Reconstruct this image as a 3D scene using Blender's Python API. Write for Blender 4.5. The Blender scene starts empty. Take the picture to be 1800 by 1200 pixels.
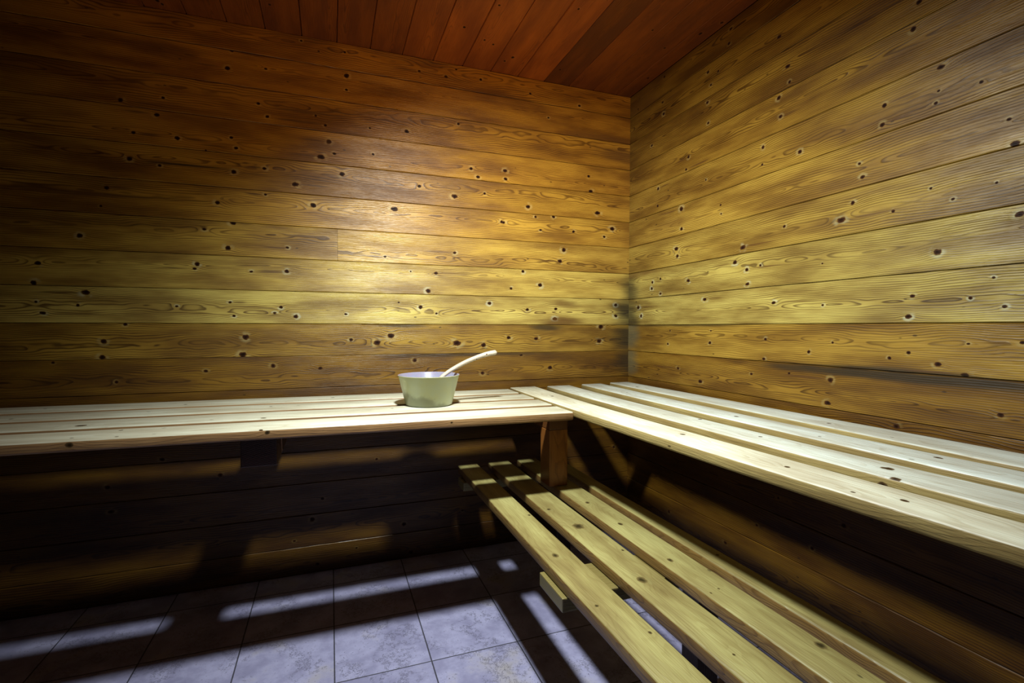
import bpy, bmesh, math, random
from mathutils import Matrix, Vector

# ------------------------------------------------------------------ scale
S = 2.2                    # metres from the camera to the back wall
FLOOR = -0.465             # all layout numbers are in units of S, camera at the origin
def m(v): return v * S
def mz(v): return (v - FLOOR) * S
WALLX, WALLY, CEIL = 0.6575, 1.0, 0.5337
LEFTX, NEARY = -1.0, -0.55

# ------------------------------------------------------------------ camera
scene = bpy.context.scene
cd = bpy.data.cameras.new('camera'); cam = bpy.data.objects.new('camera', cd)
scene.collection.objects.link(cam); scene.camera = cam
yaw, pitch, roll = 0.3509, -0.02808, 0.00186
c_, s_ = math.cos, math.sin
fw = Vector((s_(yaw)*c_(pitch), c_(yaw)*c_(pitch), s_(pitch)))
rt = Vector((c_(yaw), -s_(yaw), 0)); up = rt.cross(fw)
r2 = rt*c_(roll) + up*s_(roll); u2 = -rt*s_(roll) + up*c_(roll)
M = Matrix((r2, u2, -fw)).transposed().to_4x4(); M.translation = (0, 0, mz(0))
cam.matrix_world = M
cd.sensor_width = 36; cd.lens = 871.4/1800*36; cd.clip_start = 0.02

# ------------------------------------------------------------------ world, light, exposure
w = bpy.data.worlds.new('world'); scene.world = w; w.use_nodes = True
w.node_tree.nodes['Background'].inputs[0].default_value = (0, 0, 0, 1)
vs = scene.view_settings
vs.view_transform = 'Standard'; vs.look = 'None'; vs.gamma = 1; vs.use_curve_mapping = False
vs.exposure = 0.0

def spot(name, loc, aim, power, color, radius, size, blend):
    l = bpy.data.lights.new(name, 'SPOT'); l.energy = power; l.color = color
    l.shadow_soft_size = radius; l.spot_size = math.radians(size); l.spot_blend = blend
    o = bpy.data.objects.new(name, l); scene.collection.objects.link(o)
    o.location = loc
    o.rotation_euler = (Vector(aim)).to_track_quat('-Z', 'Y').to_euler()
    return o
spot('key_light', (m(.125), m(.51), mz(.39)), (.45, .38, -1), 165, (.96, 1.0, .95), .05, 156, 1.0)
spot('warm_fill_light', (m(.30), m(-.05), mz(.36)), (.0, 1, .33), 44, (1.0, .43, .09), .08, 84, 1.0)  # added fill with no lamp behind it, tints upper walls and ceiling orange

# ------------------------------------------------------------------ helpers
col = scene.collection
def tag(o, label=None, cat=None, group=None, kind=None):
    if label: o['label'] = label
    if cat: o['category'] = cat
    if group: o['group'] = group
    if kind: o['kind'] = kind
    return o
def empty(name, loc, label, cat):
    o = bpy.data.objects.new(name, None); col.objects.link(o); o.location = loc
    o.empty_display_size = .1
    return tag(o, label, cat)
def obj(name, bm, mats, parent=None, smooth=False):
    me = bpy.data.meshes.new(name); bm.normal_update(); bm.to_mesh(me); bm.free()
    for mm in (mats if isinstance(mats, (list, tuple)) else [mats]): me.materials.append(mm)
    if smooth:
        for p in me.polygons: p.use_smooth = True
    o = bpy.data.objects.new(name, me); col.objects.link(o)
    if parent:
        o.parent = parent
        me.transform(Matrix.Translation(-parent.location))
    return o

def section(wd, th, r, n=3):
    """rounded rectangle, centred across, top at 0, bottom at -th"""
    pts = []
    for cx, cy, a0 in ((wd/2-r, -r, 0), (-wd/2+r, -r, 90), (-wd/2+r, -th+r, 180), (wd/2-r, -th+r, 270)):
        for i in range(n+1):
            a = math.radians(a0 + 90*i/n)
            pts.append((cx + r*math.cos(a), cy + r*math.sin(a)))
    return pts
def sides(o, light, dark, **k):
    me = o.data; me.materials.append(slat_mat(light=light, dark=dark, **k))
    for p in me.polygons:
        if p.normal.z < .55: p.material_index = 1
def sweep(bm, stations, axis, th, r, mat=0, flip=False):
    """stations: (t, centre, width, ztop); axis 'X' or 'Y' is the running direction"""
    rings = []
    t0, t1 = stations[0][0], stations[-1][0]
    st = []
    e = .004 if t1 > t0 else -.004
    a, b = stations[0], stations[-1]
    st.append((a[0], a[1], a[2]-2*abs(e), a[3], 1))
    st.append((a[0]+e, a[1], a[2], a[3], 0))
    st += [(*q, 0) for q in stations[1:-1]]
    st.append((b[0]-e, b[1], b[2], b[3], 0))
    st.append((b[0], b[1], b[2]-2*abs(e), b[3], 1))
    for t, cc, wd, zt, end in st:
        ring = []
        for x, z in section(wd, th, r):
            if end:
                z = -th/2 + (z+th/2)*(th-2*abs(e))/th
            ring.append(bm.verts.new((t, cc+x, zt+z) if axis == 'X' else (cc+x, t, zt+z)))
        rings.append(ring)
    n = len(rings[0])
    for i in range(len(rings)-1):
        for k in range(n):
            f = bm.faces.new((rings[i][k], rings[i][(k+1) % n], rings[i+1][(k+1) % n], rings[i+1][k]))
            f.material_index = mat
    for rg in (rings[0], rings[-1]):
        f = bm.faces.new(rg); f.material_index = mat
    bmesh.ops.recalc_face_normals(bm, faces=bm.faces[:])
def box(bm, x0, x1, y0, y1, z0, z1, bev=0.0, mat=0):
    r = bmesh.ops.create_cube(bm, size=1)
    vsx = r['verts']
    for v in vsx:
        v.co = Vector(((x0+x1)/2 + v.co.x*(x1-x0), (y0+y1)/2 + v.co.y*(y1-y0), (z0+z1)/2 + v.co.z*(z1-z0)))
    fs = list({f for v in vsx for f in v.link_faces})
    for f in fs: f.material_index = mat
    if bev:
        es = list({e for v in vsx for e in v.link_edges})
        bmesh.ops.bevel(bm, geom=es, offset=bev, segments=2, affect='EDGES', profile=.6)

# ------------------------------------------------------------------ wood material
class NT:
    def __init__(s, name):
        s.m = bpy.data.materials.new(name); s.m.use_nodes = True
        s.t = s.m.node_tree; s.t.nodes.clear()
        s.out = s.t.nodes.new('ShaderNodeOutputMaterial')
        s.b = s.t.nodes.new('ShaderNodeBsdfPrincipled')
        s.t.links.new(s.b.outputs[0], s.out.inputs[0])
    def put(s, sock, v):
        if v is None: return
        if isinstance(v, bpy.types.NodeSocket): s.t.links.new(v, sock)
        elif isinstance(v, (tuple, list)) and len(v) == 3 and sock.type == 'RGBA': sock.default_value = (*v, 1)
        else: sock.default_value = v
    def ma(s, op, a, b=None, c=None, clamp=False):
        n = s.t.nodes.new('ShaderNodeMath'); n.operation = op; n.use_clamp = clamp
        for i, v in enumerate((a, b, c)): s.put(n.inputs[i], v)
        return n.outputs[0]
    def ve(s, op, a, b=None, c=None):
        n = s.t.nodes.new('ShaderNodeVectorMath'); n.operation = op
        for i, v in enumerate((a, b, c)):
            if v is not None: s.put(n.inputs[i], v)
        return n.outputs['Value'] if op == 'LENGTH' else n.outputs[0]
    def noise(s, vec, scale, detail=2, rough=.5):
        n = s.t.nodes.new('ShaderNodeTexNoise'); s.put(n.inputs['Vector'], vec)
        n.inputs['Scale'].default_value = scale; n.inputs['Detail'].default_value = detail
        n.inputs['Roughness'].default_value = rough
        return n.outputs[0]
    def rng(s, v, a, b, c=0., d=1.):
        n = s.t.nodes.new('ShaderNodeMapRange'); n.interpolation_type = 'SMOOTHSTEP'
        for i, q in enumerate((v, a, b, c, d)): s.put(n.inputs[i], q)
        return n.outputs[0]
    def mix(s, f, a, b, mode='MIX'):
        n = s.t.nodes.new('ShaderNodeMix'); n.data_type = 'RGBA'; n.blend_type = mode
        s.put(n.inputs[0], f); s.put(n.inputs[6], a); s.put(n.inputs[7], b)
        return n.outputs[2]
    def comb(s, x, y, z):
        n = s.t.nodes.new('ShaderNodeCombineXYZ')
        for i, v in enumerate((x, y, z)): s.put(n.inputs[i], v)
        return n.outputs[0]

def wood(name, u, v, light, dark, knots=(), seed=0, off=(0, 0, 0), vc=0.0, wc=0.0, dens=190, contrast=.55,
         rough=.38, bump=.25, stains=(), knotcol=(.030, .012, .006), halo=(.62, .40, .12), coat=0.0, spec=.5, depth=.012, blotch=.35, wave=.010,
         minor=True, KSC=1.2):
    """solid sawn softwood: growth rings round a wandering pith, knots that bend the rings.
    u: axis along the grain (0,1,2), v: axis across the face, off: object origin in the room"""
    rd = random.Random(seed)
    N = NT(name)
    tc = N.t.nodes.new('ShaderNodeTexCoord')
    P = N.ve('ADD', tc.outputs['Object'], off)
    sp = N.t.nodes.new('ShaderNodeSeparateXYZ'); N.put(sp.inputs[0], P)
    wx = 3 - u - v
    U, V, W_ = sp.outputs[u], sp.outputs[v], sp.outputs[wx]
    # slow wandering along the board
    o1, o2 = rd.uniform(0, 50), rd.uniform(0, 50)
    slow = N.comb(N.ma('MULTIPLY', U, 1.0), N.ma('MULTIPLY', V, 2.2), o1)
    n1 = N.ma('SUBTRACT', N.noise(slow, 1.7, 2.2), .5)
    n2 = N.ma('SUBTRACT', N.noise(N.comb(N.ma('MULTIPLY', U, 1.0), N.ma('MULTIPLY', V, 3.), o2), 3.4, 2.5, .55), .5)
    # knots
    kd = None; kb = None
    for (ku, kv, kr) in knots:
        kr *= KSC
        a = rd.uniform(.75, 1.05); b = rd.uniform(1.0, 1.25)
        sc = (a/kr, b/kr, 0)
        q = N.ve('MULTIPLY_ADD', N.comb(U, V, 0), sc, (-ku*sc[0], -kv*sc[1], 0))
        d = N.ve('LENGTH', q)
        # bump in the ring field: longer along the grain
        q2 = N.ve('MULTIPLY_ADD', N.comb(U, V, 0), (.28/kr, .50/kr, 0), (-ku*.28/kr, -kv*.50/kr, 0))
        d2 = N.ve('LENGTH', q2)
        e = N.ma('EXPONENT', N.ma('MULTIPLY', N.ma('MULTIPLY', d2, d2), -1.0))
        kb = N.ma('MULTIPLY', e, kr*.9) if kb is None else N.ma('MULTIPLY_ADD', e, kr*.9, kb)
        kd = d if kd is None else N.ma('MINIMUM', kd, d)
    vv = N.ma('ADD', N.ma('SUBTRACT', V, vc), N.ma('MULTIPLY', n1, .055))
    ww = N.ma('ADD', N.ma('SUBTRACT', W_, wc), N.ma('MULTIPLY_ADD', n2, .050, depth))
    r = N.ve('LENGTH', N.comb(vv, ww, 0))
    r = N.ma('ADD', r, N.ma('MULTIPLY', n2, wave))
    if kb is not None: r = N.ma('ADD', r, kb)
    fine = N.noise(N.comb(N.ma('MULTIPLY', U, 6.), N.ma('MULTIPLY', V, 60.), N.ma('MULTIPLY', W_, 60.)), 1.0, 2)
    r = N.ma('MULTIPLY_ADD', fine, .0014, r)
    fr = N.ma('FRACT', N.ma('MULTIPLY', r, dens))
    late = N.ma('MULTIPLY', N.rng(fr, .45, .86), N.rng(fr, .90, 1.0, 1., 0.))
    amp = N.rng(N.noise(N.comb(N.ma('MULTIPLY', U, .8), N.ma('MULTIPLY', V, 18.), o1+7), 2.0, 2), .30, .66, .48, 1.)
    late = N.ma('MULTIPLY', late, amp)
    fib = N.noise(N.comb(N.ma('MULTIPLY', U, 12.), N.ma('MULTIPLY', V, 420.), N.ma('MULTIPLY', W_, 420.)), 1.0, 2, .6)
    colr = N.mix(N.ma('MULTIPLY', late, contrast, clamp=True), light, dark)
    bl = N.noise(N.comb(N.ma('MULTIPLY', U, 3.0), N.ma('MULTIPLY', V, 14.), o2+3), 1.0, 3, .55)
    g = N.rng(bl, .28, .72, 1.-blotch, 1.+blotch*.35)
    g = N.ma('MULTIPLY', g, N.rng(fib, .25, .75, .86, 1.07))
    colr = N.mix(1.0, colr, N.comb(g, N.ma('POWER', g, 1.25), N.ma('POWER', g, 1.5)), 'MULTIPLY')
    if minor:   # pin knots scattered over the timber
        vo = N.t.nodes.new('ShaderNodeTexVoronoi'); vo.feature = 'F1'
        N.put(vo.inputs['Vector'], N.comb(N.ma('MULTIPLY', U, 7.), N.ma('MULTIPLY', V, 16.), o1))
        vo.inputs['Scale'].default_value = 1.0
        pin = N.rng(vo.outputs['Distance'], .028, .055, 1., 0.)
        colr = N.mix(N.ma('MULTIPLY', pin, .75), colr, tuple(c*.5 for c in knotcol))
    if kd is not None:
        kn = N.noise(N.comb(N.ma('MULTIPLY', U, 90.), N.ma('MULTIPLY', V, 90.), o1), 1.0, 2)
        kd = N.ma('ADD', kd, N.ma('MULTIPLY', N.ma('SUBTRACT', kn, .5), .9))
        kn2 = N.noise(N.comb(N.ma('MULTIPLY', U, 30.), N.ma('MULTIPLY', V, 45.), o2), 1.0, 1)
        hl = N.ma('MULTIPLY', N.rng(kd, .95, 1.3), N.rng(kd, 1.3, 2.6, 1., 0.))
        colr = N.mix(N.ma('MULTIPLY', hl, N.rng(kn2, .42, .62, .0, .4)), colr, halo)
        colr = N.mix(N.rng(kd, .80, 1.12, 1., 0.), colr, N.mix(N.rng(kd, .2, 1.0), tuple(c*.4 for c in knotcol), tuple(c*1.8 for c in knotcol)))
    for (su, sv, ru, rv, amt, scol) in stains:
        q = N.ve('MULTIPLY_ADD', N.comb(U, V, 0), (1/ru, 1/rv, 0), (-su/ru, -sv/rv, 0))
        d = N.ma('ADD', N.ve('LENGTH', q), N.ma('MULTIPLY', N.ma('SUBTRACT', bl, .5), 1.3))
        colr = N.mix(N.ma('MULTIPLY', N.rng(d, .25, 1.15, 1., 0.), amt), colr, scol)
    N.put(N.b.inputs['Base Color'], colr)
    N.put(N.b.inputs['Roughness'], N.rng(bl, .2, .8, rough+.07, rough-.07))
    if kd is not None: N.put(N.b.inputs['Specular IOR Level'], N.rng(kd, .8, 1.2, spec*.15, spec))
    else: N.b.inputs['Specular IOR Level'].default_value = spec
    if coat:
        N.b.inputs['Coat Weight'].default_value = coat; N.b.inputs['Coat Roughness'].default_value = .22
    if bump:
        bp = N.t.nodes.new('ShaderNodeBump'); bp.inputs['Strength'].default_value = bump
        bp.inputs['Distance'].default_value = .0012
        h = N.ma('MULTIPLY_ADD', fib, 2.4, N.ma('MULTIPLY', late, 1.0))
        h = N.ma('ADD', h, N.ma('MULTIPLY', bl, 6.))
        N.put(bp.inputs['Height'], h)
        N.put(N.b.inputs['Normal'], bp.outputs[0])
    return N.m

def plain(name, colr, rough=.6, metal=0., spec=.3):
    N = NT(name); N.b.inputs['Base Color'].default_value = (*colr, 1)
    N.b.inputs['Roughness'].default_value = rough; N.b.inputs['Metallic'].default_value = metal
    N.b.inputs['Specular IOR Level'].default_value = spec
    return N.m

# knots of the boarding: board number -> (along the wall, height, radius) in metres
KNOTS_BACK = {
  -7: [(-0.077, 0.224, 0.0087)],
  -6: [(-0.037, 0.307, 0.0062)],
  -4: [(-0.601, 0.523, 0.0068)],
  -2: [(-0.453, 0.853, 0.0058), (-0.218, 0.867, 0.0084), (-0.041, 0.853, 0.0074), (-0.738, 0.821, 0.0055), (-0.922, 0.896, 0.0042), (0.348, 0.878, 0.0079), (0.66, 0.813, 0.0083), (1.003, 0.828, 0.0087), (0.852, 0.892, 0.0057)],
  -1: [(-0.315, 0.984, 0.0106), (0.245, 0.986, 0.0117), (-0.708, 1.032, 0.0055), (-0.774, 0.97, 0.0087), (-0.779, 0.912, 0.0087), (-0.325, 0.914, 0.0106), (0.188, 0.957, 0.0103), (0.538, 0.952, 0.0136), (0.665, 0.942, 0.0097), (0.788, 0.976, 0.0084), (0.928, 0.97, 0.0086), (1.283, 1.028, 0.0121), (1.274, 0.956, 0.0106), (0.081, 0.97, 0.0063)],
  0: [(-0.823, 1.146, 0.0096), (-0.965, 1.11, 0.0042), (-0.847, 1.1, 0.0053), (-0.947, 1.071, 0.0063), (-0.368, 1.12, 0.0047), (-0.187, 1.103, 0.006), (-0.132, 1.067, 0.0073), (-0.21, 1.08, 0.0048), (-0.355, 1.067, 0.0047), (0.374, 1.112, 0.0079), (0.28, 1.132, 0.0039), (0.445, 1.085, 0.0053), (0.061, 1.078, 0.005), (-0.545, 1.101, 0.0045), (0.693, 1.135, 0.0069), (0.883, 1.109, 0.0071), (1.032, 1.114, 0.0073), (1.027, 1.066, 0.0087), (1.368, 1.139, 0.0076), (1.369, 1.084, 0.0076)],
  1: [(-0.957, 1.245, 0.0083), (-0.97, 1.176, 0.0083), (-0.476, 1.263, 0.008), (-0.485, 1.245, 0.0057), (-0.164, 1.248, 0.0072), (-0.292, 1.242, 0.0047), (0.443, 1.265, 0.008), (0.409, 1.185, 0.0093), (0.332, 1.268, 0.0039), (0.948, 1.227, 0.0101), (0.859, 1.289, 0.0071), (0.799, 1.207, 0.0056)],
  2: [(-0.838, 1.348, 0.0085), (-0.451, 1.397, 0.0057), (-0.353, 1.428, 0.0082), (-0.372, 1.33, 0.0093), (0.528, 1.36, 0.0067), (0.223, 1.327, 0.0051), (-0.161, 1.344, 0.0048), (1.074, 1.403, 0.0102), (1.053, 1.347, 0.0087)],
  3: [(-0.756, 1.525, 0.0076), (-0.406, 1.502, 0.0081), (-0.062, 1.521, 0.0098), (0.263, 1.534, 0.0103), (0.753, 1.515, 0.007), (-0.774, 1.458, 0.0043), (-0.238, 1.549, 0.0047), (1.018, 1.559, 0.0072), (0.923, 1.551, 0.0057), (1.345, 1.524, 0.0091), (0.762, 1.513, 0.007), (1.126, 1.495, 0.0073), (0.95, 1.491, 0.0057), (1.299, 1.481, 0.006)],
  4: [(-0.686, 1.637, 0.0076), (-0.592, 1.623, 0.0056), (-0.348, 1.626, 0.0081), (-0.241, 1.651, 0.0059), (0.05, 1.66, 0.0099), (-0.129, 1.6, 0.0085), (0.371, 1.642, 0.0079), (0.529, 1.612, 0.0094), (0.67, 1.638, 0.0055), (0.885, 1.597, 0.0099), (1.259, 1.597, 0.0105)],
  5: [(-0.598, 1.808, 0.0066), (-0.671, 1.733, 0.0066), (-0.534, 1.731, 0.0067), (-0.355, 1.757, 0.0058), (-0.339, 1.719, 0.0058), (-0.442, 1.698, 0.0034), (-0.0, 1.787, 0.0098), (-0.032, 1.721, 0.0098), (0.021, 1.741, 0.0062), (0.176, 1.757, 0.0051), (0.606, 1.745, 0.0068), (0.638, 1.71, 0.0082), (0.77, 1.753, 0.007), (0.773, 1.714, 0.007), (1.22, 1.701, 0.0089), (0.77, 1.716, 0.0056), (1.209, 1.773, 0.0074)],
  6: [(-0.709, 1.845, 0.0076), (-0.577, 1.874, 0.0044), (-0.26, 1.902, 0.0059), (-0.228, 1.856, 0.0059), (-0.05, 1.886, 0.0049), (-0.013, 1.852, 0.0049), (0.317, 1.872, 0.0078), (0.163, 1.865, 0.0038), (0.547, 1.936, 0.0054)],
  7: [(0.071, 2.067, 0.0087), (0.07, 2.009, 0.005), (-0.35, 2.09, 0.0058), (-0.365, 2.02, 0.0069), (-0.232, 2.041, 0.0047), (0.989, 2.028, 0.0043)],
  8: [(0.064, 2.162, 0.005), (-0.101, 2.176, 0.0036), (-0.037, 2.147, 0.0037), (0.491, 2.135, 0.0066), (0.372, 2.139, 0.0052), (0.537, 2.176, 0.004), (0.651, 2.15, 0.0054), (0.895, 2.126, 0.0056), (1.154, 2.11, 0.0059), (1.222, 2.215, 0.0059)],
}
KNOTS_RIGHT = {
  -3: [(0.902, 0.756, 0.0065)],
  -2: [(1.808, 0.844, 0.0066), (1.666, 0.8, 0.0087), (1.399, 0.855, 0.0055), (1.241, 0.871, 0.004), (1.094, 0.863, 0.0074), (1.102, 0.791, 0.0074), (0.68, 0.824, 0.0055)],
  -1: [(0.744, 0.986, 0.0029), (0.807, 0.932, 0.0061), (0.923, 0.941, 0.0049), (0.876, 0.958, 0.0048), (0.645, 0.992, 0.0047), (0.75, 0.91, 0.0058), (1.865, 1.01, 0.0041), (1.608, 1.012, 0.0036), (1.88, 0.95, 0.0055), (1.613, 0.963, 0.0061), (1.339, 0.983, 0.0053), (1.169, 0.947, 0.0058), (1.089, 0.979, 0.0037), (1.345, 0.913, 0.0053)],
  0: [(1.646, 1.14, 0.0074), (1.308, 1.111, 0.0062), (1.125, 1.095, 0.0037), (0.87, 1.108, 0.0055), (0.879, 1.055, 0.0064), (0.743, 1.096, 0.0036), (0.678, 1.073, 0.0041), (0.7, 1.141, 0.0035), (2.09, 1.082, 0.0074), (2.115, 1.125, 0.009)],
  1: [(0.656, 1.277, 0.0067), (0.815, 1.216, 0.0083), (1.486, 1.272, 0.008), (1.428, 1.238, 0.0066), (1.424, 1.185, 0.0066), (1.366, 1.247, 0.0043), (1.128, 1.225, 0.0028), (2.0, 1.24, 0.0071), (2.004, 1.211, 0.0071), (1.939, 1.251, 0.0056), (1.938, 1.182, 0.0056), (1.747, 1.226, 0.0077)],
  2: [(1.269, 1.367, 0.0051), (1.036, 1.391, 0.0062), (1.07, 1.348, 0.009), (0.923, 1.343, 0.0041), (0.784, 1.342, 0.0037), (0.833, 1.381, 0.0031), (0.699, 1.359, 0.0028), (1.828, 1.374, 0.0093), (1.82, 1.341, 0.0079), (1.448, 1.323, 0.0089)],
  3: [(0.68, 1.496, 0.0041), (0.668, 1.437, 0.0067), (1.018, 1.5, 0.0043), (1.009, 1.459, 0.006), (1.797, 1.543, 0.0091), (1.795, 1.456, 0.0078), (1.564, 1.507, 0.0047), (1.56, 1.471, 0.0047)],
  4: [(0.952, 1.64, 0.0058), (0.957, 1.589, 0.0058), (0.822, 1.622, 0.003), (0.827, 1.594, 0.0038), (0.734, 1.604, 0.0042), (0.817, 1.679, 0.006), (1.364, 1.664, 0.0064), (1.215, 1.599, 0.0059), (1.366, 1.604, 0.0042), (1.963, 1.673, 0.007), (1.966, 1.594, 0.007), (1.648, 1.628, 0.0037)],
  5: [(1.301, 1.81, 0.0072), (1.293, 1.743, 0.0061), (1.756, 1.755, 0.0064), (1.77, 1.705, 0.0052), (0.884, 1.809, 0.0071)],
  6: [(1.267, 1.9, 0.007), (1.259, 1.844, 0.005), (1.639, 1.854, 0.0061), (1.644, 1.938, 0.0061), (2.015, 1.891, 0.0057), (0.872, 1.872, 0.0062)],
  7: [(1.643, 2.059, 0.0061), (1.586, 2.036, 0.0047), (1.626, 2.001, 0.0048), (1.936, 2.061, 0.0055), (1.927, 2.006, 0.0069), (1.303, 2.016, 0.0061)],
  8: [(1.523, 2.165, 0.0057), (1.531, 2.115, 0.0057), (1.925, 2.172, 0.0055), (2.13, 2.109, 0.0059)],
}


# ------------------------------------------------------------------ boarded walls
PITCH, J0 = .0599, .0061
honey = (.45, .240, .028); honeyd = (.12, .050, .006)
def tone(c, k, g=1.): return (c[0]*k, c[1]*k*g, c[2]*k*g**3)
BACK_TONE = {-3: (.40, .90), -2: (.46, .95), -1: (.72, 1.12), 0: (1.2, 1.46), 1: (1.12, 1.34), 2: (.97, 1.18), 3: (.98, 1.05), 4: (.92, .98), 5: (1.0, .93), 6: (.80, .88), 7: (.80, .84), 8: (.78, .82)}  # own board tones plus painted light: pale at the glow, dimmer and redder above
RIGHT_TONE = {-3: (.40, .95), -2: (.50, 1.02), -1: (.62, 1.12), 0: (.84, 1.46), 1: (.78, 1.40), 2: (.66, 1.22), 3: (.68, 1.13), 4: (.64, 1.07), 5: (.60, 1.02), 6: (.50, .98), 7: (.46, .95), 8: (.42, .92)}  # the light's fade up the wall is mixed into these board tones too
BLACK = (.016, .013, .008); BROWN = (.10, .042, .010); GREY = (.10, .10, .06)
# stains that belong to single boards: (along, height, half length, half height, strength, colour)
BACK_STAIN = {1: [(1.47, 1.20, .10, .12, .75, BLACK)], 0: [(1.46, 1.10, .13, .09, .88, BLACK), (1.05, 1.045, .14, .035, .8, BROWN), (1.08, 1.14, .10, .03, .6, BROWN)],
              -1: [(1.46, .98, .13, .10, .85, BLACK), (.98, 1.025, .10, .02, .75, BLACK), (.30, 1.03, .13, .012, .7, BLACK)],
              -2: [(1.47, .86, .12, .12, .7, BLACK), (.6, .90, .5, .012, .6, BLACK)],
              6: [(.2, 1.89, .35, .012, .6, BROWN)], 4: [(-.50, 1.634, .18, .008, .85, BLACK)], 3: [(-.75, 1.50, .35, .010, .7, BROWN)],
              7: [(1.30, 1.94, .25, .06, .55, BROWN)], 6: [(-.10, 1.895, .14, .008, .75, BROWN), (1.38, 1.90, .15, .05, .6, BROWN)]}
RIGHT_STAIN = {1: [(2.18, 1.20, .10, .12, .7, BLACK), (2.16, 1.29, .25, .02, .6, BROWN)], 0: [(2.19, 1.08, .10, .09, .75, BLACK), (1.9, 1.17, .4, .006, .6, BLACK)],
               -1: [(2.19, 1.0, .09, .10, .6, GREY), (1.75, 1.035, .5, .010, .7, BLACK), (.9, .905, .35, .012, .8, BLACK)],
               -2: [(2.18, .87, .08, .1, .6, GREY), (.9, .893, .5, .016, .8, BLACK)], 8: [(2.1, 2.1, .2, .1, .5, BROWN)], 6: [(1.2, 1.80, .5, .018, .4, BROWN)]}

def boards(name, axis, plane, a0, a1, knots, tones, stains, seed, zlo, zhi, face):
    """horizontal boarding; axis 0 runs along x (back wall), 1 along y (right wall); face = direction of the room"""
    bm = bmesh.new(); mats = []; rd = random.Random(seed)
    kmin = math.floor((zlo - J0)/PITCH); kmax = math.floor((zhi - J0)/PITCH - 1e-6)
    th = .016
    for k in range(kmin, kmax+1):
        z0 = mz(max(J0 + k*PITCH, zlo)) + .0007; z1 = mz(min(J0 + (k+1)*PITCH, zhi)) - .0007
        proud = rd.uniform(0, .0009); tilt = rd.uniform(-.0008, .0008)
        c = .0018
        prof = [(z0, -th), (z0, -c+0), (z0+c, proud+tilt), (z1-c, proud-tilt), (z1, -c), (z1, -th)]
        # one or two lengths per course
        cuts = [a0, a1]
        if name == 'wall_back' and k == 2: cuts = [a0, m(.0138)-.0004, m(.0138)+.0004, a1]
        for ci in range(0, len(cuts), 2):
            loops = []
            for a in (cuts[ci], cuts[ci+1]):
                lp = []
                for z, d in prof:
                    if axis == 0: lp.append(bm.verts.new((a, plane + face*d, z)))
                    else: lp.append(bm.verts.new((plane + face*d, a, z)))
                loops.append(lp)
            n = len(prof)
            for i in range(n):
                f = bm.faces.new((loops[0][i], loops[0][(i+1) % n], loops[1][(i+1) % n], loops[1][i])); f.material_index = len(mats)
            for lp in loops:
                f = bm.faces.new(lp); f.material_index = len(mats)
            t, g = tones.get(k, (.28, .88))  # boards below the table: under-bench shade put into a darker tone
            if ci: t *= 1.12
            ks = [q for q in knots.get(k, []) if cuts[ci]-.02 < q[0] < cuts[ci+1]+.02]
            if k < -2:
                ks = ks + [(rd.uniform(a0, a1), rd.uniform(z0+.02, z1-.02), rd.uniform(.004, .008)) for _ in range(5)]
            zc = (z0+z1)/2
            u = axis
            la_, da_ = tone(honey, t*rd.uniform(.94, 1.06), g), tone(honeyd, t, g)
            sk = list(stains.get(k, ()))
            for kk in [q for q in ks if q[2] > .0045][:7]:
                if rd.random() < .55:
                    hl_ = rd.uniform(.03, .10)
                    sk.append((kk[0] + rd.choice((-1, 1))*(hl_*.9+kk[2]), kk[1]+rd.uniform(-.003, .003), hl_, rd.uniform(.003, .006), rd.uniform(.45, .8), tone(BROWN, .8)))
            if k > 0: sk.append((rd.uniform(a0+.3, a1-.2), zc+rd.uniform(-.03, .03), rd.uniform(.08, .2), rd.uniform(.015, .04), .4, BROWN))
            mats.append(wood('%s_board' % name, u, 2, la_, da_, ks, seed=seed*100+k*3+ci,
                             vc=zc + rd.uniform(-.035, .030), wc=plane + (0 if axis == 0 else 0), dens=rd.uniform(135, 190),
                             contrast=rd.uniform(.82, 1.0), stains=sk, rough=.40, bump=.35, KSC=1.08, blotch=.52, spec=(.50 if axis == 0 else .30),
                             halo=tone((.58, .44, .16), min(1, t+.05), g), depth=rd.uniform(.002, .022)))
    # solid wall behind the boarding
    mats.append(plain('%s_gap' % name, (.012, .006, .003)))
    if axis == 0: box(bm, a0, a1, plane+th-.001, plane+th+.08, mz(zlo), mz(zhi), mat=len(mats)-1)
    else: box(bm, min(plane-face*(th-.001), plane-face*(th+.08)), max(plane-face*(th-.001), plane-face*(th+.08)), a0, a1, mz(zlo), mz(zhi), mat=len(mats)-1)
    bmesh.ops.recalc_face_normals(bm, faces=bm.faces[:])
    return tag(obj(name, bm, mats), kind='structure')
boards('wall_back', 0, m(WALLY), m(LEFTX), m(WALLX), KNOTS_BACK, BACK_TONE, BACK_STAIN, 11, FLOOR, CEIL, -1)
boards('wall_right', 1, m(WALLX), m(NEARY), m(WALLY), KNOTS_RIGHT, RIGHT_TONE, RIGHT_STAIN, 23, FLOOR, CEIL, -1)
boards('wall_left', 1, m(LEFTX), m(NEARY), m(WALLY), {}, BACK_TONE, {}, 37, FLOOR, CEIL, 1)

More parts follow.
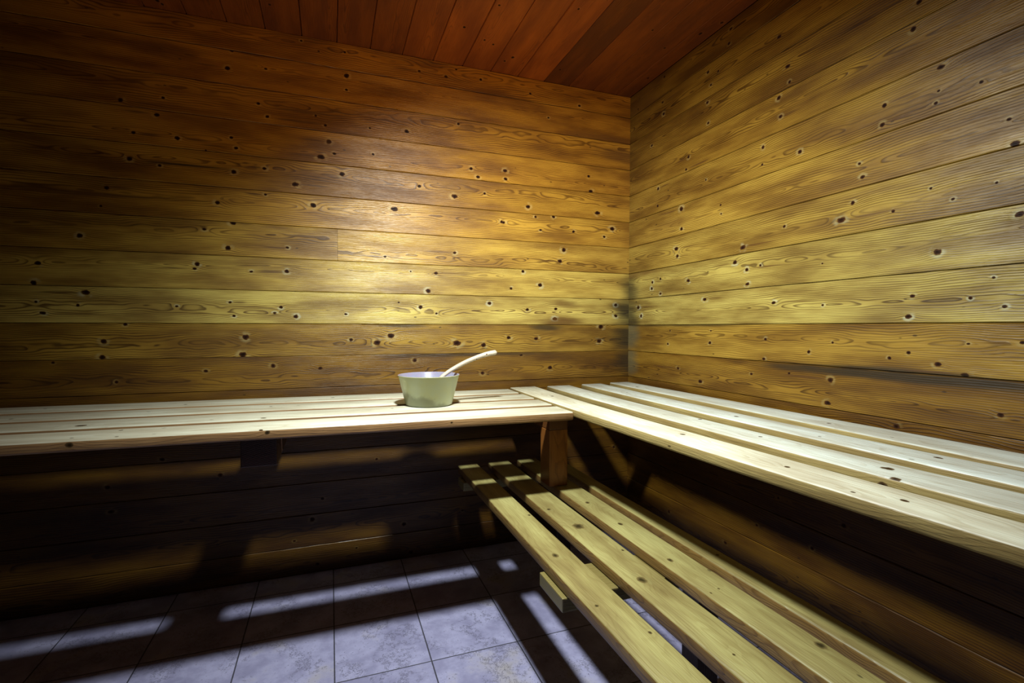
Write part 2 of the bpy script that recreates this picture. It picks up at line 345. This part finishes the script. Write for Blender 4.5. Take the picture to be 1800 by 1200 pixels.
# ceiling: boards running away from the camera
def ceiling():
    bm = bmesh.new(); mats = []; rd = random.Random(5)
    p, x0 = .0605, .0153
    k = math.floor((LEFTX - x0)/p)
    z = mz(CEIL)
    TN = {0: .95, 1: 1.0, 2: 1.35, 3: 1.6, 4: 1.5, 5: 1.45, 6: 1.5, 7: .62, 8: .85, 9: .7, 10: .65, -1: .9, -2: .85}  # board tones; the middle boards are raised to paint in the warm light's pool
    while x0 + k*p < WALLX:
        a = m(max(x0 + k*p, LEFTX)) + .0008; b = m(min(x0 + (k+1)*p, WALLX)) - .0008
        pr = rd.uniform(0, .0015)
        prof = [(a, .016), (a, .002), (a+.002, -pr), (b-.002, -pr), (b, .002), (b, .016)]
        lps = [[bm.verts.new((x, y, z+d)) for x, d in prof] for y in (m(NEARY), m(WALLY))]
        for i in range(6):
            f = bm.faces.new((lps[0][i], lps[0][(i+1) % 6], lps[1][(i+1) % 6], lps[1][i])); f.material_index = len(mats)
        for lp in lps: bm.faces.new(lp).material_index = len(mats)
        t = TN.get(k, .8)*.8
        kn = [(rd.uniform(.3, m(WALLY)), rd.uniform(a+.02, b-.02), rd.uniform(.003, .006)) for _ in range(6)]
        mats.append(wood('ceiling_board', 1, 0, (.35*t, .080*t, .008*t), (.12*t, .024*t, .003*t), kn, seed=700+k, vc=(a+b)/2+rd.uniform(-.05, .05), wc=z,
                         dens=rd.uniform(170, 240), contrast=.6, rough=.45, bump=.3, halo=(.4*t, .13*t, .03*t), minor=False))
        k += 1
    mats.append(plain('ceiling_gap', (.006, .003, .002)))
    box(bm, m(LEFTX), m(WALLX), m(NEARY), m(WALLY), z+.015, z+.09, mat=len(mats)-1)
    bmesh.ops.recalc_face_normals(bm, faces=bm.faces[:])
    return tag(obj('ceiling', bm, mats), kind='structure')
ceiling()

# floor: square stone tiles
def floor():
    N = NT('floor_tile')
    tc = N.t.nodes.new('ShaderNodeTexCoord'); P = tc.outputs['Object']
    sp = N.t.nodes.new('ShaderNodeSeparateXYZ'); N.put(sp.inputs[0], P)
    px, py = m(.1275), m(.1320)
    fx = N.ma('DIVIDE', N.ma('SUBTRACT', sp.outputs[0], m(.0015)), px); fy = N.ma('DIVIDE', N.ma('SUBTRACT', sp.outputs[1], m(.8075)), py)
    def edge(f, p):
        d = N.ma('ABSOLUTE', N.ma('SUBTRACT', N.ma('FRACT', N.ma('ADD', f, 50.5)), .5))
        return N.ma('MULTIPLY', d, p)
    e = N.ma('MINIMUM', edge(fx, px), edge(fy, py))
    e = N.ma('ADD', e, N.ma('MULTIPLY', N.ma('SUBTRACT', N.noise(P, 90, 2), .5), .0008))
    grout = N.rng(e, .0013, .0027, 1., 0.)
    cell = N.t.nodes.new('ShaderNodeTexWhiteNoise'); cell.noise_dimensions = '3D'
    N.put(cell.inputs['Vector'], N.comb(N.ma('FLOOR', fx), N.ma('FLOOR', fy), 0))
    off = N.ve('MULTIPLY_ADD', cell.outputs['Color'], (3., 3., 3.), P)
    n1 = N.noise(off, 9, 5, .65); n2 = N.noise(off, 34, 5, .7); n3 = N.noise(off, 4.5, 4, .6)
    c = N.mix(N.rng(n1, .35, .65), (.255, .255, .42), (.38, .385, .60))
    c = N.mix(N.ma('MULTIPLY', N.rng(n3, .55, .72), .6), c, (.34, .31, .24))
    c = N.mix(N.ma('MULTIPLY', N.rng(n2, .60, .72), .35), c, (.40, .41, .58))
    vein = N.ma('ABSOLUTE', N.ma('SUBTRACT', N.noise(off, 22, 6, .8), .5))
    vm = N.ma('MULTIPLY', N.rng(vein, .004, .016, 1., 0.), N.rng(N.noise(off, 11, 3), .50, .56))
    pit = N.rng(N.noise(off, 150, 3, .7), .62, .67)
    pit = N.ma('MULTIPLY', pit, N.rng(n1, .45, .60))
    dk = N.ma('MAXIMUM', N.ma('MULTIPLY', vm, .85), N.ma('MULTIPLY', pit, .85))
    c = N.mix(dk, c, (.055, .05, .075))
    c = N.mix(N.ma('MULTIPLY', grout, .93), c, (.022, .022, .03))
    N.put(N.b.inputs['Base Color'], c)
    N.put(N.b.inputs['Roughness'], N.ma('MULTIPLY_ADD', grout, .3, .42))
    bp = N.t.nodes.new('ShaderNodeBump'); bp.inputs['Strength'].default_value = .4; bp.inputs['Distance'].default_value = .002
    N.put(bp.inputs['Height'], N.ma('SUBTRACT', 1., N.ma('MAXIMUM', grout, dk)))
    N.put(N.b.inputs['Normal'], bp.outputs[0])
    bm = bmesh.new(); box(bm, m(LEFTX), m(WALLX), m(NEARY), m(WALLY), -.06, 0)
    return tag(obj('floor', bm, N.m), kind='structure')
floor()

# ------------------------------------------------------------------ benches
PALE = (.66, .68, .55); PALED = (.42, .37, .22)
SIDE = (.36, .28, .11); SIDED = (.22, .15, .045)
YEL = (.34, .31, .12); YELD = (.20, .15, .04)
RED = (.050, .020, .010); REDD = (.025, .010, .006)
TH = .0128 * S
def slat_mat(u, v, seed, knots, light, dark, wc, vc, **k):
    if u == 1 and v == 0: knots = [(b, a, r) for a, b, r in knots]
    return wood('bench_timber', u, v, light, dark, knots, seed=seed, vc=vc, wc=wc, knotcol=k.pop('knotcol', (.060, .036, .016)), KSC=1.35, halo=tuple(c*.75 for c in light),
                dens=k.pop('dens', 150), contrast=k.pop('contrast', .35), rough=k.pop('rough', .42), bump=.3, blotch=k.pop('blotch', .28), depth=.03, **k)
def bearer(bm, x0, x1, y0, y1, z0, z1): box(bm, m(x0), m(x1), m(y0), m(y1), mz(z0), mz(z1), bev=.003)

# upper bench along the back wall
def zl(x): return -.1255 - .0045*(x+.4)/.8
ub = empty('sauna_bench', (m(-.3), m(.83), 0), 'pale slatted upper bench along the back wall, with the plastic bowl on it', 'bench')
KL = {0: [(-.196, 1.652, .0052), (-.531, 1.606, .004), (-.18, 1.500, .0035), (-.511, 1.518, .0029), (-.609, 1.532, .0028), (.166, 1.51, .0035), (-1.1, 1.57, .005)],
      1: [(-.66, 1.715, .0090), (-.196, 1.690, .0055), (.2, 1.76, .003), (-1.2, 1.74, .006)],
      2: [(-.2, 1.93, .004), (.3, 1.88, .004), (-.9, 1.9, .004)], 3: [(.007, 2.10, .0046), (-.904, 2.10, .0039), (-.492, 2.07, .0037)]}
for i, (y0, y1) in enumerate(((.681, .742), (.761, .822), (.841, .902), (.921, .985))):
    bm = bmesh.new()
    xe = .3512 + (.0, .001, .002, .002)[i]
    st = [(m(x), m((y0+y1)/2), m(y1-y0), mz(zl(x))) for x in (-.995, -.7, -.4, -.1, .15, xe)]
    sweep(bm, st, 'X', TH, .0055)
    f = (1.08, 1.0, .98, .95)[i]
    sides_k = dict(u=0, v=2, seed=380+i, knots=[(-.60, mz(-.131), .006), (-.165, mz(-.131), .005), (.35, mz(-.134), .003)] if i == 0 else [], wc=m(y0), vc=mz(-.10), off=(m(-.3), m(.83), 0))
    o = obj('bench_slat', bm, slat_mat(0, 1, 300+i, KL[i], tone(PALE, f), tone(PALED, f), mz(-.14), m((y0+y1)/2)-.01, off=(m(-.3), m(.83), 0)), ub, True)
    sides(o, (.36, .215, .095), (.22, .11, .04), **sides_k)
for x0 in (-.108, -.72):
    bm = bmesh.new(); bearer(bm, x0, x0+.042, .70, .99, -.178, -.1412)
    obj('bench_bearer', bm, wood('bearer_timber', 1, 2, RED, REDD, [], seed=41, off=(m(-.3), m(.83), 0)), ub)
# upper bench along the right wall
rb = empty('sauna_bench', (m(.5), m(.3), 0), 'pale slatted upper bench running along the right wall towards the viewer', 'bench')
EDGE = [  # front and back edge at y = .99, .50, .16
    ((.3560, .3560, .3690), (.4150, .4070, .4180)),
    ((.4370, .4345, .4390), (.4930, .4815, .4940)),
    ((.5205, .5125, .5140), (.5720, .5610, .5700)),
    ((.5940, .5885, .5840), (.6430, .6450, .6480))]
KR = [[(.855, 1.047, .0050), (.846, .726, .004), (.818, .575, .003), (.854, .518, .0048), (.846, 1.832, .0058)],
      [(1.070, 1.333, .0080), (1.045, 1.203, .0052), (1.020, .955, .004), (1.02, .650, .0088), (.965, .602, .006)],
      [(1.18, 1.198, .0052), (1.205, .668, .006), (1.16, .903, .0029)],
      [(1.343, 1.019, .0041), (1.331, 1.949, .0053)]]
def quad(a, y):
    y = max(y, .05) if y > .05 else .05 + (y-.05)*.0
    ys = (.99, .50, .16); s = 0
    for i in range(3):
        t = a[i]
        for j in range(3):
            if j != i: t *= (y-ys[j])/(ys[i]-ys[j])
        s += t
    return s
def zr(x, y):
    far = -.1268 + (x-.36)*.010; near = -.1242
    t = min(max((y-.2)/.6, 0), 1)
    return near + (far-near)*t
for i, (ef, eb) in enumerate(EDGE):
    bm = bmesh.new(); st = []
    ys = [(.985, .975, .975, .978)[i]] + [.9, .8, .7, .6, .5, .4, .3, .2, .1, 0., -.25, -.5]
    for y in ys:
        a, b = quad(ef, y), quad(eb, y)
        st.append((m(y), m((a+b)/2), m(b-a), mz(zr((a+b)/2, y))))
    sweep(bm, st, 'Y', TH, .0060)
    f = (1.05, .92, .90, .88)[i]; g = (1.0, 1.06, 1.08, 1.07)[i]
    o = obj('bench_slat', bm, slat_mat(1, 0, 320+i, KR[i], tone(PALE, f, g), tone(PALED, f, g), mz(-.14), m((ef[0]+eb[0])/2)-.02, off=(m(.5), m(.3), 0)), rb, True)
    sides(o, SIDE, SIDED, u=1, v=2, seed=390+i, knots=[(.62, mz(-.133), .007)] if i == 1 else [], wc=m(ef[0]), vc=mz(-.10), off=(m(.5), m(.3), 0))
bm = bmesh.new(); bearer(bm, .339, .3725, .745, .985, -.170, -.1432)
obj('bench_bearer', bm, wood('bearer_timber', 1, 2, (.20, .080, .020), (.09, .028, .008), [], seed=42, off=(m(.5), m(.3), 0)), rb)
bm = bmesh.new(); bearer(bm, .339, .3725, .745, .782, -.2646, -.1702)
o = obj('bench_post', bm, wood('post_timber', 2, 0, (.32, .125, .026), (.12, .042, .010), [], seed=43, off=(m(.5), m(.3), 0), vc=m(.35), minor=False), rb)
tag(o, 'dark reddish brown square post')
for y0 in (.82, -.45):
    bm = bmesh.new(); bearer(bm, .385, .650, y0, y0+.034, -.170, -.1425)
    obj('bench_bearer', bm, wood('bearer_timber', 0, 2, RED, REDD, [], seed=45, off=(m(.5), m(.3), 0)), rb)

# lower step bench
lb = empty('sauna_bench', (m(.33), m(.3), 0), 'yellowish slatted lower bench, set as a step below the right upper bench', 'bench')
ZL = -.265
KB = [[(.536, 1.139, .008), (.576, 1.415, .0035), (.57, .785, .0034), (.52, .90, .004)],
      [(.680, 1.286, .0125), (.654, 1.439, .006), (.672, .959, .0095), (.715, 1.106, .003), (.672, .68, .002)],
      [(.805, 1.259, .006), (.800, 1.451, .0075), (.797, 1.018, .0065), (.842, .645, .0075), (.811, .868, .0025), (.782, .859, .0025)],
      [(.93, 1.0, .004)]]
for i, (x0, x1) in enumerate(((.2275, .267), (.2885, .3315), (.349, .390), (.4045, .4330))):
    bm = bmesh.new()
    st = [(m(y), m((x0+x1)/2), m(x1-x0), mz(ZL)) for y in ((.925, .925, .925, .925)[i], .7, .4, .1, -.2, -.5)]
    sweep(bm, st, 'Y', .0145*S, .0055)
    f = (1.08, 1.0, .95, .9)[i]
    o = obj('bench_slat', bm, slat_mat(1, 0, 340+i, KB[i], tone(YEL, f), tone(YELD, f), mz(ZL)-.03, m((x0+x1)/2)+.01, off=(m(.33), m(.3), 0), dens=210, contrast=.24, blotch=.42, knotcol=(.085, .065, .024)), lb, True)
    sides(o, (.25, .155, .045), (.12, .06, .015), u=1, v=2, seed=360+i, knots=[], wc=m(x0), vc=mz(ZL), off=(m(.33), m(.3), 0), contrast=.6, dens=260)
for y0, yy in ((.455, .515), (.86, .90), (-.4, -.34)):
    bm = bmesh.new(); bearer(bm, .2225, .445, y0, yy, -.295, ZL-.0147)
    be = obj('bench_bearer', bm, wood('bearer_timber', 0, 2, tone(YEL, .62, .93), tone(YELD, .6, .93), [], seed=46, off=(m(.33), m(.3), 0)), lb)
for y0 in (.47, .865, -.385):
    bm = bmesh.new(); bearer(bm, .41, .44, y0, y0+.03, FLOOR, -.2952)
    obj('bench_leg', bm, wood('leg_timber', 2, 0, RED, REDD, [], seed=47, off=(m(.33), m(.3), 0)), lb)

# ------------------------------------------------------------------ bowl
BX, BY = m(.1535), m(.822)
BZ = mz(zl(.15)) + .0004
def lathe(bm, prof, n=64, cap=True):
    rings = []
    for r, z in prof:
        if r < 1e-6: rings.append([bm.verts.new((0, 0, z))]); continue
        rings.append([bm.verts.new((r*math.cos(2*math.pi*i/n), r*math.sin(2*math.pi*i/n), z)) for i in range(n)])
    for a, b in zip(rings, rings[1:]):
        for i in range(n):
            if len(a) == 1: bm.faces.new((a[0], b[i], b[(i+1) % n]))
            elif len(b) == 1: bm.faces.new((a[i], a[(i+1) % n], b[0]))
            else: bm.faces.new((a[i], a[(i+1) % n], b[(i+1) % n], b[i]))
    bmesh.ops.recalc_face_normals(bm, faces=bm.faces[:])
N = NT('milky_plastic')
N.b.inputs['Base Color'].default_value = (.52, .53, .30, 1)
N.b.inputs['Roughness'].default_value = .30
_tc = N.t.nodes.new('ShaderNodeTexCoord'); _sp = N.t.nodes.new('ShaderNodeSeparateXYZ'); N.put(_sp.inputs[0], _tc.outputs['Object'])
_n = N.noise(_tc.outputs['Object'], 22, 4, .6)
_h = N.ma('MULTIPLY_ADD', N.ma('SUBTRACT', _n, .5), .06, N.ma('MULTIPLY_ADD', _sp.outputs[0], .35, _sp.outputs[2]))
N.put(N.b.inputs['Base Color'], N.mix(N.rng(_h, .012, .034, .75, 0.), N.mix(N.rng(_n, .35, .7), (.52, .53, .30), (.50, .53, .36)), (.20, .20, .13)))  # darker low on one side: shadow showing through the plastic, painted into the colour
N.b.inputs['Subsurface Weight'].default_value = .35
N.b.inputs['Subsurface Radius'].default_value = (.6, .6, .35)
N.b.inputs['Subsurface Scale'].default_value = .02
N.b.inputs['Transmission Weight'].default_value = .35
N.b.inputs['IOR'].default_value = 1.3
plastic = N.m
RB, RT, HB = m(.0385), m(.0500), m(.0500)
prof = [(0, 0), (RB-.006, 0), (RB, .004), (RT-.0005, HB-.004), (RT+.0016, HB-.003), (RT+.0016, HB), (RT-.0006, HB+.0008),
        (RT-.0030, HB-.001), (RB-.0026, .006), (RB-.008, .003), (0, .003)]
bw = empty('plastic_bowl', (BX, BY, BZ), 'milky yellow green plastic bowl standing on the upper bench by the back wall', 'bowl')
NI = NT('milky_plastic_inside'); NI.b.inputs['Base Color'].default_value = (.25, .25, .35, 1); NI.b.inputs['Roughness'].default_value = .25
NI.b.inputs['Subsurface Weight'].default_value = .3; NI.b.inputs['Subsurface Scale'].default_value = .02
bm = bmesh.new(); lathe(bm, prof)
for f in bm.faces:
    c = f.calc_center_median(); f.normal_update()
    if f.normal.x*c.x + f.normal.y*c.y < -1e-5 or (f.normal.z > .5 and c.z < .01) or c.z > HB-.0008: f.material_index = 1
for v in bm.verts: v.co += bw.location
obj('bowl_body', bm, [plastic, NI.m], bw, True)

# ------------------------------------------------------------------ ladle: wooden scoop resting in the bowl
def tube(bm, pts, n=14):
    """pts: (pos, rw, rh)  swept with roughly vertical 'up'"""
    rings = []
    for i, (p, rw, rh) in enumerate(pts):
        a = Vector(pts[max(i-1, 0)][0]); b = Vector(pts[min(i+1, len(pts)-1)][0])
        t = (b-a).normalized(); s = t.cross(Vector((0, 0, 1))).normalized(); u = s.cross(t)
        rings.append([bm.verts.new(Vector(p) + s*rw*math.cos(2*math.pi*k/n) + u*rh*math.sin(2*math.pi*k/n)) for k in range(n)])
    for a, b in zip(rings, rings[1:]):
        for k in range(n): bm.faces.new((a[k], a[(k+1) % n], b[(k+1) % n], b[k]))
    bm.faces.new(rings[0]); bm.faces.new(rings[-1])
    bmesh.ops.recalc_face_normals(bm, faces=bm.faces[:])
tip = Vector((m(.2690), m(.822), mz(-.0435)))
foot = Vector((m(.1450), m(.822), BZ + .024))
la = empty('ladle', foot, 'whitish wooden ladle leaning in the plastic bowl with its handle over the rim', 'ladle')
lw = wood('ladle_wood', 0, 2, (.80, .76, .66), (.66, .54, .38), [(tip.x-.036, tip.z-.006, .0022), (tip.x-.075, tip.z-.024, .0014), (tip.x-.05, tip.z-.02, .0012)], seed=90, dens=300, contrast=.3, rough=.5, bump=.2, off=tuple(foot), knotcol=(.06, .02, .01), minor=False)
pts = []
cps = [foot-Vector((.03, 0, .015)), foot, Vector((m(.162), m(.822), mz(-.0985))), Vector((m(.180), m(.822), mz(-.0795))), Vector((m(.212), m(.822), mz(-.0612))),
       Vector((m(.245), m(.822), mz(-.0487))), tip, tip+Vector((.05, 0, .002))]
for i in range(1, len(cps)-2):
    for q in range(4):
        t = q/4; a, b, c, d = cps[i-1], cps[i], cps[i+1], cps[i+2]
        p = .5*((2*b) + (c-a)*t + (2*a-5*b+4*c-d)*t*t + (3*b-a-3*c+d)*t**3)
        w_ = (i-1+t)/5
        pts.append((p, .0075+.0040*w_, .0060+.0034*w_))
pts.append((tip, .0125, .0096)); pts.append((tip+Vector((.005, 0, -.003)), .0105, .0070))
bm = bmesh.new(); tube(bm, pts)
obj('handle', bm, lw, la, True)
bm = bmesh.new()
sc = [(0, -.012), (.015, -.010), (.023, -.002), (.026, .010), (.0235, .0105), (.020, .0), (.013, -.007), (0, -.009)]
lathe(bm, sc, 28)
for v in bm.verts: v.co += foot + Vector((-.022, 0, -.008))
obj('scoop', bm, lw, la, True)
